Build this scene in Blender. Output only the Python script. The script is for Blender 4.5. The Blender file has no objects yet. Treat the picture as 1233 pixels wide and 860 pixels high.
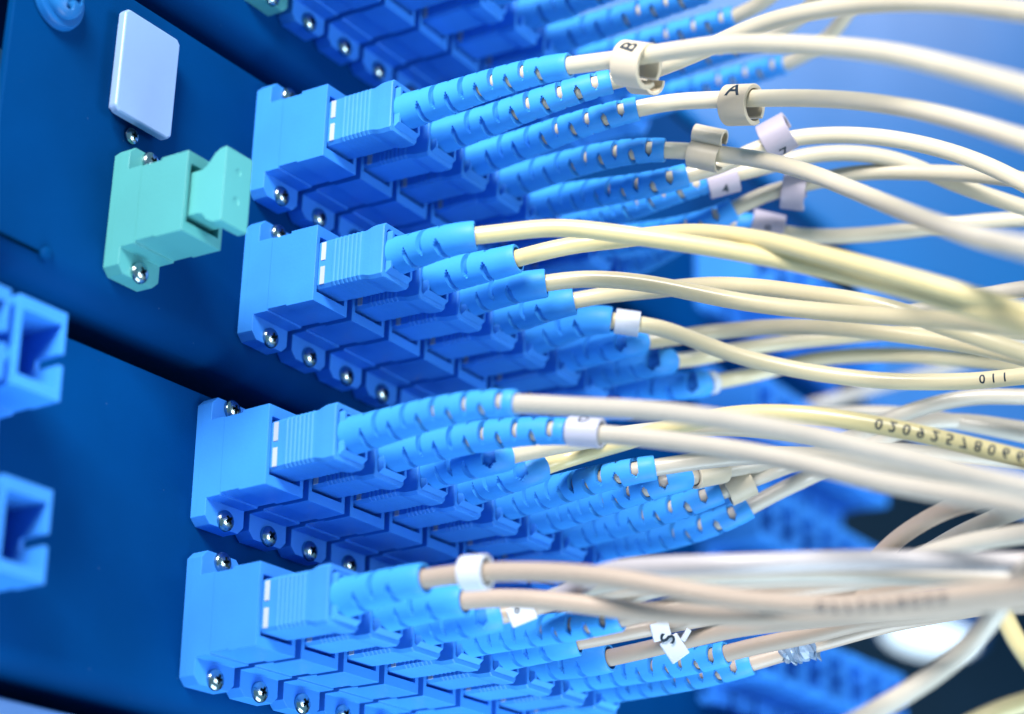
import bpy, bmesh, math, random
import numpy as np
from mathutils import Matrix, Vector
random.seed(4)
MM = 0.001                                   # everything is written in millimetres, linked in metres
sc = bpy.context.scene

# ------------------------------------------------------------------ camera
RC = np.array([[0.55061138, -0.83416229, 0.03162874],
               [0.31097308, 0.16980923, -0.93512597],
               [0.77467597, 0.52472668, 0.35290091]])     # rows: right, down, forward
CP = np.array([-249.634, -225.546, -164.595])
FPX = 2535.6                                              # focal length in pixels of the 1233 px wide photograph
cam = bpy.data.cameras.new('camera')
cam.lens = 74.03; cam.sensor_width = 36.0
cam.clip_start = 0.01; cam.clip_end = 20
cam.dof.use_dof = True
cam.dof.focus_distance = 0.350
cam.dof.aperture_fstop = 8.5
cam.dof.aperture_blades = 7
cam_ob = bpy.data.objects.new('camera', cam)
sc.collection.objects.link(cam_ob)
mw = Matrix.Identity(4)
for i in range(3):
    mw[i][0] = RC[0][i]; mw[i][1] = -RC[1][i]; mw[i][2] = -RC[2][i]; mw[i][3] = CP[i] * MM
cam_ob.matrix_world = mw
sc.camera = cam_ob

# ------------------------------------------------------------------ view, world, lamps
sc.view_settings.view_transform = 'Standard'
sc.view_settings.look = 'None'
sc.view_settings.exposure = 0.0
sc.view_settings.gamma = 1.0
w = bpy.data.worlds.new('World'); sc.world = w; w.use_nodes = True
bg = w.node_tree.nodes['Background']
bg.inputs[0].default_value = (0.27, 0.56, 0.80, 1); bg.inputs[1].default_value = 0.55

def area(name, pos, target, size, watts, col, sy=None):
    l = bpy.data.lights.new(name, 'AREA'); l.energy = watts; l.color = col
    l.size = size * MM
    if sy: l.shape = 'RECTANGLE'; l.size_y = sy * MM
    o = bpy.data.objects.new(name, l); sc.collection.objects.link(o)
    p = Vector(pos) * MM; d = Vector(target) * MM - p
    o.location = p; o.rotation_euler = d.to_track_quat('-Z', 'Y').to_euler()
    return o
# world axes: x along the rows (away from us), y into the panel, z up the panel
area('key_lamp', (-420, -190, 250), (40, -30, -20), 190, 7.5, (1.0, 0.96, 0.92))
area('fill_lamp', (160, -560, -60), (60, -20, -30), 190, 1.9, (0.80, 0.89, 1.0))
area('added_low_fill', (60, -180, -480), (60, -30, -20), 380, 4.0, (0.70, 0.87, 1.0))  # added soft light in place of ambient from below
area('added_sheen_light', (560, -210, 420), (270, 0, 140), 170, 0.75, (0.95, 0.95, 1.0))  # added light, aimed to lay a pale sheen on the far blank panel

# ------------------------------------------------------------------ materials
def mat(name, base, rough=0.4, metal=0.0, spec=0.5, noise=0.0, nscale=400.0, bump=0.0, bscale=2500.0,
        coat=0.0, dust=0.0, sss=0.0, var=None):
    m = bpy.data.materials.new(name); m.use_nodes = True
    nt = m.node_tree; N = nt.nodes; L = nt.links
    b = N['Principled BSDF']
    b.inputs['Base Color'].default_value = (*base, 1)
    b.inputs['Roughness'].default_value = rough
    b.inputs['Metallic'].default_value = metal
    b.inputs['Specular IOR Level'].default_value = spec
    b.inputs['Coat Weight'].default_value = coat
    b.inputs['Coat Roughness'].default_value = 0.15
    if sss:
        b.inputs['Subsurface Weight'].default_value = sss
        b.inputs['Subsurface Scale'].default_value = 0.0015
        b.inputs['Subsurface Radius'].default_value = (1.0, 0.9, 0.6)
    tc = N.new('ShaderNodeTexCoord')
    last = None
    if noise or var or dust:
        nz = N.new('ShaderNodeTexNoise'); nz.inputs['Scale'].default_value = nscale; nz.inputs['Detail'].default_value = 5
        L.new(tc.outputs['Object'], nz.inputs['Vector'])
        mx = N.new('ShaderNodeMix'); mx.data_type = 'RGBA'
        v2 = var if var else tuple(c * (1 - noise) for c in base)
        mx.inputs[6].default_value = (*base, 1); mx.inputs[7].default_value = (*v2, 1)
        rp = N.new('ShaderNodeMapRange'); rp.inputs[1].default_value = 0.35; rp.inputs[2].default_value = 0.65
        L.new(nz.outputs['Fac'], rp.inputs[0]); L.new(rp.outputs[0], mx.inputs[0])
        last = mx.outputs[2]
        if dust:
            vz = N.new('ShaderNodeTexVoronoi'); vz.inputs['Scale'].default_value = 240; vz.inputs['Randomness'].default_value = 1
            L.new(tc.outputs['Object'], vz.inputs['Vector'])
            lt = N.new('ShaderNodeMath'); lt.operation = 'LESS_THAN'; lt.inputs[1].default_value = 0.03
            L.new(vz.outputs['Distance'], lt.inputs[0])
            ml = N.new('ShaderNodeMath'); ml.operation = 'MULTIPLY'; ml.inputs[1].default_value = dust
            L.new(lt.outputs[0], ml.inputs[0])
            m2 = N.new('ShaderNodeMix'); m2.data_type = 'RGBA'; m2.inputs[7].default_value = (0.25, 0.42, 0.6, 1)
            L.new(ml.outputs[0], m2.inputs[0]); L.new(last, m2.inputs[6]); last = m2.outputs[2]
        oi = N.new('ShaderNodeObjectInfo'); hs = N.new('ShaderNodeHueSaturation')
        vr = N.new('ShaderNodeMapRange'); vr.inputs[3].default_value = 0.88; vr.inputs[4].default_value = 1.08
        L.new(oi.outputs['Random'], vr.inputs[0]); L.new(vr.outputs[0], hs.inputs['Value'])
        L.new(last, hs.inputs['Color']); last = hs.outputs['Color']
        L.new(last, b.inputs['Base Color'])
        rr = N.new('ShaderNodeMapRange'); rr.inputs[3].default_value = rough * 0.85; rr.inputs[4].default_value = min(1, rough * 1.2)
        L.new(nz.outputs['Fac'], rr.inputs[0]); L.new(rr.outputs[0], b.inputs['Roughness'])
    if bump:
        n2 = N.new('ShaderNodeTexNoise'); n2.inputs['Scale'].default_value = bscale; n2.inputs['Detail'].default_value = 3
        L.new(tc.outputs['Object'], n2.inputs['Vector'])
        bp = N.new('ShaderNodeBump'); bp.inputs['Strength'].default_value = bump; bp.inputs['Distance'].default_value = 0.0001
        L.new(n2.outputs['Fac'], bp.inputs['Height']); L.new(bp.outputs[0], b.inputs['Normal'])
    return m

M_blue = mat('blue_plastic', (0.040, 0.255, 0.78), 0.42, spec=0.25, noise=0.10, nscale=90, bump=0.25, bscale=1800, dust=0.5)
M_plug = mat('blue_plug_plastic', (0.048, 0.275, 0.78), 0.46, spec=0.25, noise=0.10, nscale=110, bump=0.3, bscale=2000, dust=0.4)
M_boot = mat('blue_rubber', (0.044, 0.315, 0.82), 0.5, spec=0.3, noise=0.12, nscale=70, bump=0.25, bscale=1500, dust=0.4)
M_bootin = mat('blue_rubber_shade', (0.006, 0.16, 0.55), 0.7)  # darker boot blue, paints shade into the grooves and tip recess
M_sleeve = mat('sleeve_plastic', (0.004, 0.05, 0.2), 0.7, spec=0.1)
M_green = mat('green_plastic', (0.075, 0.34, 0.345), 0.42, noise=0.08, nscale=60, bump=0.25, bscale=1800, dust=0.3)
M_steel = mat('screw_steel', (0.38, 0.50, 0.52), 0.2, metal=1.0, noise=0.2, nscale=900, bump=0.1, bscale=3000)
M_panel = mat('panel_paint', (0.0, 0.044, 0.175), 0.6, spec=0.02, noise=0.2, nscale=30, bump=0.35, bscale=2600, dust=0.15)
M_panel2 = mat('blank_panel_paint', (0.003, 0.17, 0.50), 0.45, spec=0.6, noise=0.1, nscale=14, bump=0.2, bscale=1500)
M_edge = mat('panel_edge_highlight', (0.10, 0.24, 0.55), 0.4, noise=0.1, nscale=60)
M_dark = mat('cabinet_interior', (0.004, 0.045, 0.095), 0.7, noise=0.2, nscale=20)
M_dark2 = mat('cabinet_post_paint', (0.004, 0.03, 0.09), 0.55, noise=0.2, nscale=20)
M_white = mat('white_plastic', (0.20, 0.31, 0.52), 0.38, noise=0.05, nscale=80, bump=0.15, bscale=1500, dust=0.2)
M_mark = mat('white_mark_plastic', (0.40, 0.44, 0.48), 0.5, noise=0.05)
M_cable = mat('cream_jacket', (0.60, 0.53, 0.395), 0.32, noise=0.10, nscale=70, bump=0.2, bscale=900, coat=0.15, dust=0.15)
M_cable_c = mat('warm_cream_jacket', (0.64, 0.55, 0.35), 0.32, noise=0.10, nscale=70, bump=0.2, bscale=900, coat=0.15, dust=0.15)
M_cable_w = mat('cool_white_jacket', (0.45, 0.42, 0.43), 0.4, noise=0.08, nscale=60, bump=0.2, bscale=900)
M_cable_y = mat('yellowed_jacket', (0.63, 0.53, 0.27), 0.32, noise=0.12, nscale=50, bump=0.2, bscale=900, coat=0.15)
M_cable_g = mat('greyed_jacket', (0.50, 0.455, 0.385), 0.36, noise=0.12, nscale=70, bump=0.2, bscale=900, coat=0.15)
M_cable_t = mat('tan_jacket', (0.43, 0.34, 0.27), 0.4, noise=0.12, nscale=60, bump=0.2, bscale=900, coat=0.1)
M_ring = mat('cream_ring_plastic', (0.60, 0.51, 0.38), 0.38, noise=0.1, nscale=120, bump=0.2, bscale=1500, dust=0.3)
M_ring_l = mat('lilac_ring_plastic', (0.40, 0.36, 0.44), 0.4, noise=0.1, nscale=120, bump=0.2, bscale=1500)
M_ring_p = mat('pale_ring_plastic', (0.46, 0.47, 0.58), 0.4, noise=0.1, nscale=120, bump=0.2, bscale=1500)
M_ring_g = mat('grey_clip_plastic', (0.66, 0.57, 0.43), 0.36, noise=0.15, nscale=120, bump=0.2, bscale=1500)
M_ring_w = mat('white_ring_plastic', (0.62, 0.65, 0.72), 0.35, noise=0.05, nscale=120)
M_ink = mat('black_ink', (0.003, 0.016, 0.035), 0.5)
M_film = mat('clear_film', (0.22, 0.30, 0.42), 0.12, noise=0.2, nscale=300, bump=0.6, bscale=700)
M_lampbody = mat('lamp_body_paint', (0.02, 0.10, 0.3), 0.4)
M_lens = bpy.data.materials.new('lamp_lens'); M_lens.use_nodes = True
_b = M_lens.node_tree.nodes['Principled BSDF']
_b.inputs['Base Color'].default_value = (0.8, 0.9, 1, 1)
_b.inputs['Emission Color'].default_value = (0.75, 0.9, 1.0, 1); _b.inputs['Emission Strength'].default_value = 1.15

# ------------------------------------------------------------------ frames of the three panels (a panel is tilted a little against its neighbour)
def basis(rows, org):
    m = Matrix.Identity(4)
    for i in range(3):
        for j in range(3): m[i][j] = rows[i][j]
        m[i][3] = org[i] * MM
    return m
F1 = Matrix.Identity(4)
F0 = basis(((1, 0, 0), (0, 1, 0), (0, 0, 1)), (-0.3, 0, 59.7))
_a, _bb = 0.03641, 0.02475
Rv = Matrix.Rotation(-_a, 4, 'Z') @ Matrix.Rotation(-_bb, 4, 'X')
# matrix fitted to the photograph, written out in x, y, z
F2 = basis(((0.999337, 0.036399, 0.0), (-0.036387, 0.999032, 0.024746), (0.000901, -0.024729, 0.999694)), (-3.865, 3.606, -59.694))
F3 = basis(((0.999337, 0.036399, 0.0), (-0.036387, 0.999032, 0.024746), (0.000901, -0.024729, 0.999694)), (-6.5, 4.6, -119.2))
FR = {0: F0, 1: F1, 2: F2, 3: F3}
P = 10.593
DV = 26.5
def wp(frame, u, n, v):
    """world millimetres of a point given along the row, out of the panel, up the panel"""
    r = FR[frame] @ Vector((u * MM, -n * MM, v * MM))
    return np.array(r) / MM

def link(name, mesh, material=None, parent=None, matrix=None):
    o = bpy.data.objects.new(name, mesh)
    if material is not None and not mesh.materials: mesh.materials.append(material)
    sc.collection.objects.link(o)
    if parent is not None: o.parent = parent
    if matrix is not None: o.matrix_world = matrix
    return o
def empty(name, matrix):
    o = bpy.data.objects.new(name, None); o.empty_display_size = 0.003
    sc.collection.objects.link(o); o.matrix_world = matrix
    return o
def tag(o, label=None, cat=None, group=None, kind=None):
    if label: o['label'] = label
    if cat: o['category'] = cat
    if group: o['group'] = group
    if kind: o['kind'] = kind
    return o
def at(frame, u, n, v):
    return FR[frame] @ Matrix.Translation(Vector((u, -n, v)) * MM)

# ------------------------------------------------------------------ mesh helpers (millimetres; u, n, v -> x, -y, z)
def bm_box(bm, u0, u1, n0, n1, v0, v1):
    vs = [bm.verts.new((u, -n, v)) for u in (u0, u1) for n in (n0, n1) for v in (v0, v1)]
    # index = 4*iu + 2*in + iv
    for f in ((0, 1, 3, 2), (4, 6, 7, 5), (0, 4, 5, 1), (2, 3, 7, 6), (0, 2, 6, 4), (1, 5, 7, 3)):
        bm.faces.new([vs[i] for i in f])
def bm_prism_n(bm, poly, n0, n1):
    """polygon of (u, v) extruded along n"""
    a = [bm.verts.new((u, -n0, v)) for u, v in poly]; b = [bm.verts.new((u, -n1, v)) for u, v in poly]
    k = len(poly)
    bm.faces.new(a); bm.faces.new(b[::-1])
    for i in range(k): bm.faces.new((a[i], b[i], b[(i + 1) % k], a[(i + 1) % k]))
def bm_prism_u(bm, poly, u0, u1):
    """polygon of (n, v) extruded along u"""
    a = [bm.verts.new((u0, -n, v)) for n, v in poly]; b = [bm.verts.new((u1, -n, v)) for n, v in poly]
    k = len(poly)
    bm.faces.new(a); bm.faces.new(b[::-1])
    for i in range(k): bm.faces.new((a[i], b[i], b[(i + 1) % k], a[(i + 1) % k]))
def to_mesh(bm, name, scale=True):
    bmesh.ops.recalc_face_normals(bm, faces=bm.faces)
    me = bpy.data.meshes.new(name); bm.to_mesh(me); bm.free()
    if scale: me.transform(Matrix.Scale(MM, 4))
    return me
def build(fn, name, bevel=0.0, seg=2, cut=None, smooth=False):
    """fn(bm) fills a solid, cut(bm) fills what is taken out of it; edges then bevelled"""
    bm = bmesh.new(); fn(bm); me = to_mesh(bm, name, False)
    o = bpy.data.objects.new('tmp', me); sc.collection.objects.link(o); kill = [o]
    if cut is not None:
        cuts = cut if isinstance(cut, (list, tuple)) else [cut]
        for cf in cuts:
            bm = bmesh.new(); cf(bm); mc = to_mesh(bm, 'cut', False)
            c = bpy.data.objects.new('cut', mc); sc.collection.objects.link(c); kill.append(c)
            md = o.modifiers.new('b', 'BOOLEAN'); md.operation = 'DIFFERENCE'; md.solver = 'EXACT'; md.object = c
    if bevel:
        for p in o.data.polygons: p.use_smooth = True
        md = o.modifiers.new('v', 'BEVEL'); md.width = bevel; md.segments = seg; md.limit_method = 'ANGLE'; md.angle_limit = math.radians(28)
        md.harden_normals = True
    dg = bpy.context.evaluated_depsgraph_get(); dg.update()
    out = bpy.data.meshes.new_from_object(o.evaluated_get(dg))
    for k in kill: bpy.data.objects.remove(k)
    out.name = name; out.transform(Matrix.Scale(MM, 4))
    return out
def union(fns, name, **kw):
    """exact union of several solids"""
    obs = []
    for fn in fns:
        bm = bmesh.new(); fn(bm); me = to_mesh(bm, name, False)
        o = bpy.data.objects.new('tmp', me); sc.collection.objects.link(o); obs.append(o)
    for c in obs[1:]:
        md = obs[0].modifiers.new('b', 'BOOLEAN'); md.operation = 'UNION'; md.solver = 'EXACT'; md.object = c
    cuts = kw.get('cuts', [])
    for cf in cuts:
        bm = bmesh.new(); cf(bm); mc = to_mesh(bm, 'cut', False)
        c = bpy.data.objects.new('cut', mc); sc.collection.objects.link(c); obs.append(c)
        md = obs[0].modifiers.new('b', 'BOOLEAN'); md.operation = 'DIFFERENCE'; md.solver = 'EXACT'; md.object = c
    for oo in obs:
        for p in oo.data.polygons: p.use_smooth = True
    if kw.get('bevel'):
        md = obs[0].modifiers.new('v', 'BEVEL'); md.width = kw['bevel']; md.segments = 2; md.limit_method = 'ANGLE'; md.angle_limit = math.radians(28)
        md.harden_normals = True
    for cf in kw.get('grooves', []):
        bm = bmesh.new(); cf(bm); mc = to_mesh(bm, 'cut', False)
        c = bpy.data.objects.new('cut', mc); sc.collection.objects.link(c); obs.append(c)
        md = obs[0].modifiers.new('b', 'BOOLEAN'); md.operation = 'DIFFERENCE'; md.solver = 'EXACT'; md.object = c
    dg = bpy.context.evaluated_depsgraph_get(); dg.update()
    out = bpy.data.meshes.new_from_object(obs[0].evaluated_get(dg))
    for k in obs: bpy.data.objects.remove(k)
    out.name = name; out.transform(Matrix.Scale(MM, 4))
    return out

# ------------------------------------------------------------------ the setting
def slab(name, u0, u1, n0, n1, v0, v1, material, bev=1.0, frame=None):
    me = build(lambda bm: bm_box(bm, u0, u1, n0, n1, v0, v1), name, bevel=bev)
    return link(name, me, material, None, (FR[frame] if frame is not None else Matrix.Identity(4)))
tag(slab('wall', 700, 712, -400, 420, -420, 800, M_dark, 0.5), 'dark blue far side wall of the cabinet', kind='structure')
tag(slab('cabinet_back_wall', -400, 700, -262, -250, -500, 800, M_dark, 0.5), 'dark inside back wall of the cabinet', kind='structure')

def panel_profile(top, bot):
    """sheet metal in (n, v): square top edge, bottom bent back over a radius"""
    pts = [(-30, top), (-0.0, top), ]
    r = 5.0; c = (-r, bot + r)
    for i in range(9):
        a = math.pi / 2 * i / 8
        pts.append((c[0] + r * math.cos(a), c[1] - r * math.sin(a)))
    pts.append((-30, bot))
    pts.append((-30, bot + 1.5))
    r2 = r - 1.5
    for i in range(8, -1, -1):
        a = math.pi / 2 * i / 8
        pts.append((c[0] + r2 * math.cos(a), c[1] - r2 * math.sin(a)))
    pts += [(-1.5, top - 1.5), (-30, top - 1.5)]
    return pts
def make_panel(frame, label, u0, u1, top=12.2, bot=-42.5):
    root = tag(empty('patch_bay', FR[frame]), label, 'patch panel', 'sheet metal patch panels stacked in the rack')
    me = build(lambda bm: bm_prism_u(bm, panel_profile(top, bot), u0, u1), 'face_plate', bevel=0.25, smooth=True)
    link('face_plate', me, M_panel, root)
    return root
pan0 = make_panel(0, 'dark blue metal patch panel behind the cut-off top row, above the upper dark gap', -57, 236)
pan1 = make_panel(1, 'dark blue metal patch panel carrying the green adapter and the pale blank cover', -57, 236)
pan2 = make_panel(2, 'dark blue metal patch panel carrying the two lower rows of plugs', -90, 240)
pan3 = make_panel(3, 'patch panel with light painted along its top edge, cut off along the bottom', -90, 240)
# a pale strip painting the light caught on the lowest panel's top edge
me = build(lambda bm: bm_box(bm, -90, 240, 0.3, 2.2, 7.0, 13.6), 'edge_highlight', bevel=0.4)
link('edge_highlight', me, M_edge, pan3)
rl = slab('rack_rail', -140, -60, -2.5, -0.5, -140, 160, mat('rail_paint', (0.0, 0.10, 0.36), 0.5, spec=0.1, noise=0.15, nscale=40), 0.4)
tag(rl, 'mid blue rack rail showing as a sliver beyond the end of the panels', 'rack rail')
# slot and rivet near the end of the green adapter's panel
me = build(lambda bm: bm_box(bm, -56, -46.0, 0.0, 0.05, -39.2, -38.6), 'mounting_slot', bevel=0.02)  # dark strip painted for the shade inside the slot
link('mounting_slot', me, mat('slot_shadow_paint', (0.0, 0.006, 0.02), 0.9, spec=0.0), pan1)

def dome_mesh(name, r, h, rim=0.0, cross=False, seg=64, rings=16):
    vs, fs = [], []
    for i in range(rings + 1):
        t = i / rings
        for k in range(seg):
            a = 2 * math.pi * k / seg
            x, z = r * t * math.cos(a), r * t * math.sin(a)
            y = h * math.sqrt(max(0, 1 - (t * 0.97) ** 2)) + rim
            if t > 0.97: y = rim
            if cross:
                ca, sa = abs(x), abs(z)
                wdt = 0.17 * r; ln = 0.66 * r
                if (ca < wdt and sa < ln) or (sa < wdt and ca < ln): y -= 0.75 * h
            vs.append((x, -y, z))
    for k in range(seg): vs.append((r * math.cos(2 * math.pi * k / seg), 0, r * math.sin(2 * math.pi * k / seg)))
    for i in range(rings + 1):
        for k in range(seg):
            k2 = (k + 1) % seg
            if i == 0: fs.append((k, k2, seg + k2, seg + k))
            else: fs.append((i * seg + k, i * seg + k2, (i + 1) * seg + k2, (i + 1) * seg + k))
    fs = fs[seg:] + [f for f in fs[:seg]]
    me = bpy.data.meshes.new(name); me.from_pydata([tuple(c * MM for c in v) for v in vs], [], fs)
    bm = bmesh.new(); bm.from_mesh(me); bmesh.ops.remove_doubles(bm, verts=bm.verts, dist=1e-7); bmesh.ops.recalc_face_normals(bm, faces=bm.faces)
    bm.to_mesh(me); bm.free()
    for p in me.polygons: p.use_smooth = True
    me.set_sharp_from_angle(angle=math.radians(50))
    return me
def screw_solid(bm):
    prof = [(0.001, 0.0)]
    prof = [(1.78, 0.0), (1.78, 0.32)] + [(1.78 * math.cos(a), 0.32 + 0.85 * math.sin(a)) for a in [math.pi / 2 * i / 9 for i in range(1, 9)]]
    seg = 40; rings = []
    for r, y in prof: rings.append([bm.verts.new((r * math.cos(2 * math.pi * k / seg), -y, r * math.sin(2 * math.pi * k / seg))) for k in range(seg)])
    top = bm.verts.new((0, -1.18, 0))
    for i in range(len(rings) - 1):
        for k in range(seg): bm.faces.new((rings[i][k], rings[i][(k + 1) % seg], rings[i + 1][(k + 1) % seg], rings[i + 1][k]))
    for k in range(seg): bm.faces.new((rings[-1][k], rings[-1][(k + 1) % seg], top))
    bm.faces.new(rings[0])
def cross_cut(horizontal):
    def f(bm):
        w_, l_ = 0.27, 1.2
        a, b = (l_, w_) if horizontal else (w_, l_)
        t_ = [(-a, -2.2, -b), (a, -2.2, -b), (a, -2.2, b), (-a, -2.2, b)]
        q = 0.45
        d_ = [(-a * q if horizontal else -a, -0.25, -b if horizontal else -b * q), (a * q if horizontal else a, -0.25, -b if horizontal else -b * q), (a * q if horizontal else a, -0.25, b if horizontal else b * q), (-a * q if horizontal else -a, -0.25, b if horizontal else b * q)]
        V = [bm.verts.new(v) for v in t_ + d_]
        for f_ in ((0, 1, 2, 3), (7, 6, 5, 4), (0, 4, 5, 1), (1, 5, 6, 2), (2, 6, 7, 3), (3, 7, 4, 0)): bm.faces.new([V[i] for i in f_])
    return f
me_screw = build(screw_solid, 'screw', cut=[cross_cut(True), cross_cut(False)])
for p in me_screw.polygons: p.use_smooth = True
me_screw.set_sharp_from_angle(angle=math.radians(30))
me_screw.materials.append(M_steel)
me_screw.materials.append(mat('screw_recess', (0.03, 0.055, 0.07), 0.35, metal=0.6))  # darker metal paints dirt and shade into the cross recess
for p in me_screw.polygons:
    c = p.center / MM; r_ = math.hypot(c.x, c.z)
    surf = 0.32 + 0.85 * math.sqrt(max(0.0, 1 - (r_ / 1.78) ** 2))
    if r_ < 1.3 and -c.y < surf - 0.09 and -c.y > 0.05: p.material_index = 1
me_rivet = dome_mesh('rivet', 1.3, 0.9, 0.1); me_rivet.materials.append(M_panel)
link('rivet', me_rivet, None, pan1, at(1, -44.5, 0.0, -41.0 + 2.2))

# ------------------------------------------------------------------ adapters
W = 9.2
def oct_poly(u0, u1, v0, v1, c):
    return [(u0, v0 + c), (u0 + c * 0.0, v0 + c), (u0 + c, v0), (u1 - c, v0), (u1, v0 + c), (u1, v1 - c), (u1 - c, v1), (u0 + c, v1), (u0, v1 - c)][0:1] + \
           [(u0 + c, v0), (u1 - c, v0), (u1, v0 + c), (u1, v1 - c), (u1 - c, v1), (u0 + c, v1), (u0, v1 - c)]
NB = 16.1
def adapter_mesh(name):
    parts = [lambda bm: bm_prism_n(bm, oct_poly(0, W, -11, 11, 1.25), 0.0, 3.3),
             lambda bm: bm_box(bm, 0.0, W, 3.3, 6.3, -6.85, 6.7),
             lambda bm: bm_box(bm, 0.0, W, 6.3, 10.4, -6.5, 6.55),
             lambda bm: bm_box(bm, 0.0, W, 10.4, NB, -6.75, 6.95)]
    cuts = [lambda bm: bm_box(bm, 0.85, W - 0.85, 5.0, NB + 2, -4.95, 4.95),
            lambda bm: bm_box(bm, W - 1.5, W + 1, 11.0, NB + 2, -1.3, 0.5)]
    return union(parts, name, cuts=cuts, bevel=0.14, grooves=[lambda bm: bm_box(bm, -0.5, 0.07, 6.28, 6.42, -12, 12),
                 lambda bm: bm_box(bm, -0.5, 0.03, 10.4, 10.48, -12, 12), lambda bm: bm_box(bm, -0.5, 0.025, 1.3, 1.38, -12, 12)])
me_adapter = adapter_mesh('adapter_body'); me_adapter.materials.append(M_blue)
me_adapter_g = me_adapter.copy(); me_adapter_g.materials.clear(); me_adapter_g.materials.append(M_green)
me_adapter_pale = me_adapter
me_ferrule = build(lambda bm: bmesh.ops.create_cone(bm, cap_ends=True, segments=20, radius1=1.9, radius2=1.9, depth=7,
                   matrix=Matrix.Translation((W / 2, -5.2, 0)) @ Matrix.Rotation(math.pi / 2, 4, 'X')), 'ferrule_sleeve', bevel=0.2)
me_ferrule.materials.append(M_sleeve)

ORD = ['first', 'second', 'third', 'fourth', 'fifth', 'sixth', 'seventh', 'eighth']
ROWN = ['cut-off top row', 'second row down', 'third row down', 'fourth row down', 'bottom row']
# row -> (frame, v in the frame, u of the first adapter)
ROWS = {0: (0, -DV - 0.1 + 3.0, 3.9), 1: (1, 0.0, 0.0), 2: (1, -26.63, 0.0), 3: (2, 0.0, 0.0), 4: (2, -26.43, 0.0)}
ROWS[0] = (0, -23.2, 4.2)

def make_adapter():
    root = empty('fibre_adapter', Matrix.Identity(4))
    link('adapter_body', me_adapter, None, root)
    for s in (1, -1):
        o = link('screw', me_screw, None, root); o.location = Vector((W / 2, -3.3, 9.65 * s)) * MM
        o.rotation_euler = (0, 0.5 * s + 0.3, 0)
    link('ferrule_sleeve', me_ferrule, None, root)
    return root
proto = make_adapter(); used = [False]
def copy_tree(o, parent=None):
    c = o.copy(); sc.collection.objects.link(c)
    if parent is not None: c.parent = parent
    for ch in list(o.children): copy_tree(ch, c)
    return c
def place_adapter(frame, u, v, label, group, green=False, scr=True):
    o = proto if not used[0] else copy_tree(proto)
    used[0] = True
    o.matrix_world = at(frame, u, 0.02, v)
    tag(o, label, 'fibre adapter', group)
    for ch in o.children:
        if ch.name.startswith('screw'): ch.rotation_euler = (0, random.uniform(0, 1.5), 0)
        if green and ch.name.startswith('adapter_body'): ch.data = me_adapter_g
    return o
for r in range(5):
    fr, v, u0 = ROWS[r]
    for c in range(8):
        place_adapter(fr, u0 + P * c, v, 'blue fibre adapter with a plug in it, %s along the %s' % (ORD[c], ROWN[r]), 'blue adapters with plugs')
for c in range(8):
    for k, (fr, v, rn) in enumerate(((0, -23.2, 'cut-off top row'), (1, 0.0, 'second row down'), (1, -26.63, 'third row down'), (2, 0, 'fourth row down'), (2, -26.43, 'bottom row'))):
        if c < 7:
            fa = place_adapter(fr, 161 + P * c, v, 'far blurred blue adapter past the plugs, in line with the %s' % rn, 'far blurred adapters beyond the plugged ones')
            for ch in list(fa.children):
                if not ch.name.startswith('adapter_body'): bpy.data.objects.remove(ch)
place_adapter(1, -32.45, -26.63, 'mint green fibre adapter with a stopper, beneath the pale blank cover', None, True)
place_adapter(0, ROWS[0][2] - P, -23.2, 'green adapter cut off at the top edge of the picture', None, True)
place_adapter(2, -53.4, 0.4, 'empty blurred blue adapter with open port, upper one of the two at the cut-off end', 'empty open adapters')
place_adapter(2, -64.2, 0.4, 'sliver of blurred blue adapter cut off behind the upper empty one', 'empty open adapters')
place_adapter(2, -53.0, -26.6, 'empty blurred blue adapter with open port, lower one of the two at the cut-off end', 'empty open adapters')
place_adapter(2, -63.8, -26.6, 'sliver of blurred blue adapter cut off behind the lower empty one', 'empty open adapters')

# green stopper
def cap_poly():
    return [(13.0, 3.7), (NB + 1.8, 3.7), (NB + 2.8, 4.2), (NB + 4.3, 6.0), (NB + 5.4, 6.6), (NB + 6.6, 6.7),
            (NB + 6.6, -5.9), (NB + 4.8, -5.9), (NB + 3.6, -5.2), (NB + 2.4, -3.9), (NB + 1.5, -3.7), (13.0, -3.7)]
def cap_round(bm):
    bm_prism_u(bm, cap_poly(), 1.5, 7.7)
me = build(cap_round, 'dust_cap', bevel=0.55, seg=3, smooth=True,
           cut=[lambda bm: bmesh.ops.create_cone(bm, cap_ends=True, segments=16, radius1=0.6, radius2=0.6, depth=0.25, matrix=Matrix.Translation((4.6, -(NB + 6.6), 3.4)) @ Matrix.Rotation(math.pi / 2, 4, 'X')),
                lambda bm: bmesh.ops.create_cone(bm, cap_ends=True, segments=16, radius1=0.7, radius2=0.7, depth=0.25, matrix=Matrix.Translation((4.6, -(NB + 6.6), -1.5)) @ Matrix.Rotation(math.pi / 2, 4, 'X'))])
o = link('dust_cap', me, M_green, None, at(1, -32.45, 0, -26.63)); tag(o, 'mint green rubber stopper pushed into the green adapter', 'dust cap')

# pale blank cover
root = tag(empty('blank_cover', at(1, -36.7, 0.0, -1.5)), 'pale rectangular blank cover plate on the panel above the green adapter', 'blank cover')
def cover(bm): bm_prism_n(bm, oct_poly(0, 13.2, -9.6, 9.0, 0.8), 1.6, 3.4)
me = build(cover, 'cover_plate', bevel=0.45, seg=3, smooth=True); link('cover_plate', me, M_white, root)
me = build(lambda bm: bm_box(bm, 1.6, 11.6, 0.03, 1.9, -8.0, 7.6), 'cover_back', bevel=0.2); link('cover_back', me, M_white, root)
o = link('screw', me_screw, None, root); o.location = Vector((7.2, -0.1, -10.6)) * MM; o.scale = (0.8, 0.8, 0.8)

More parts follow.
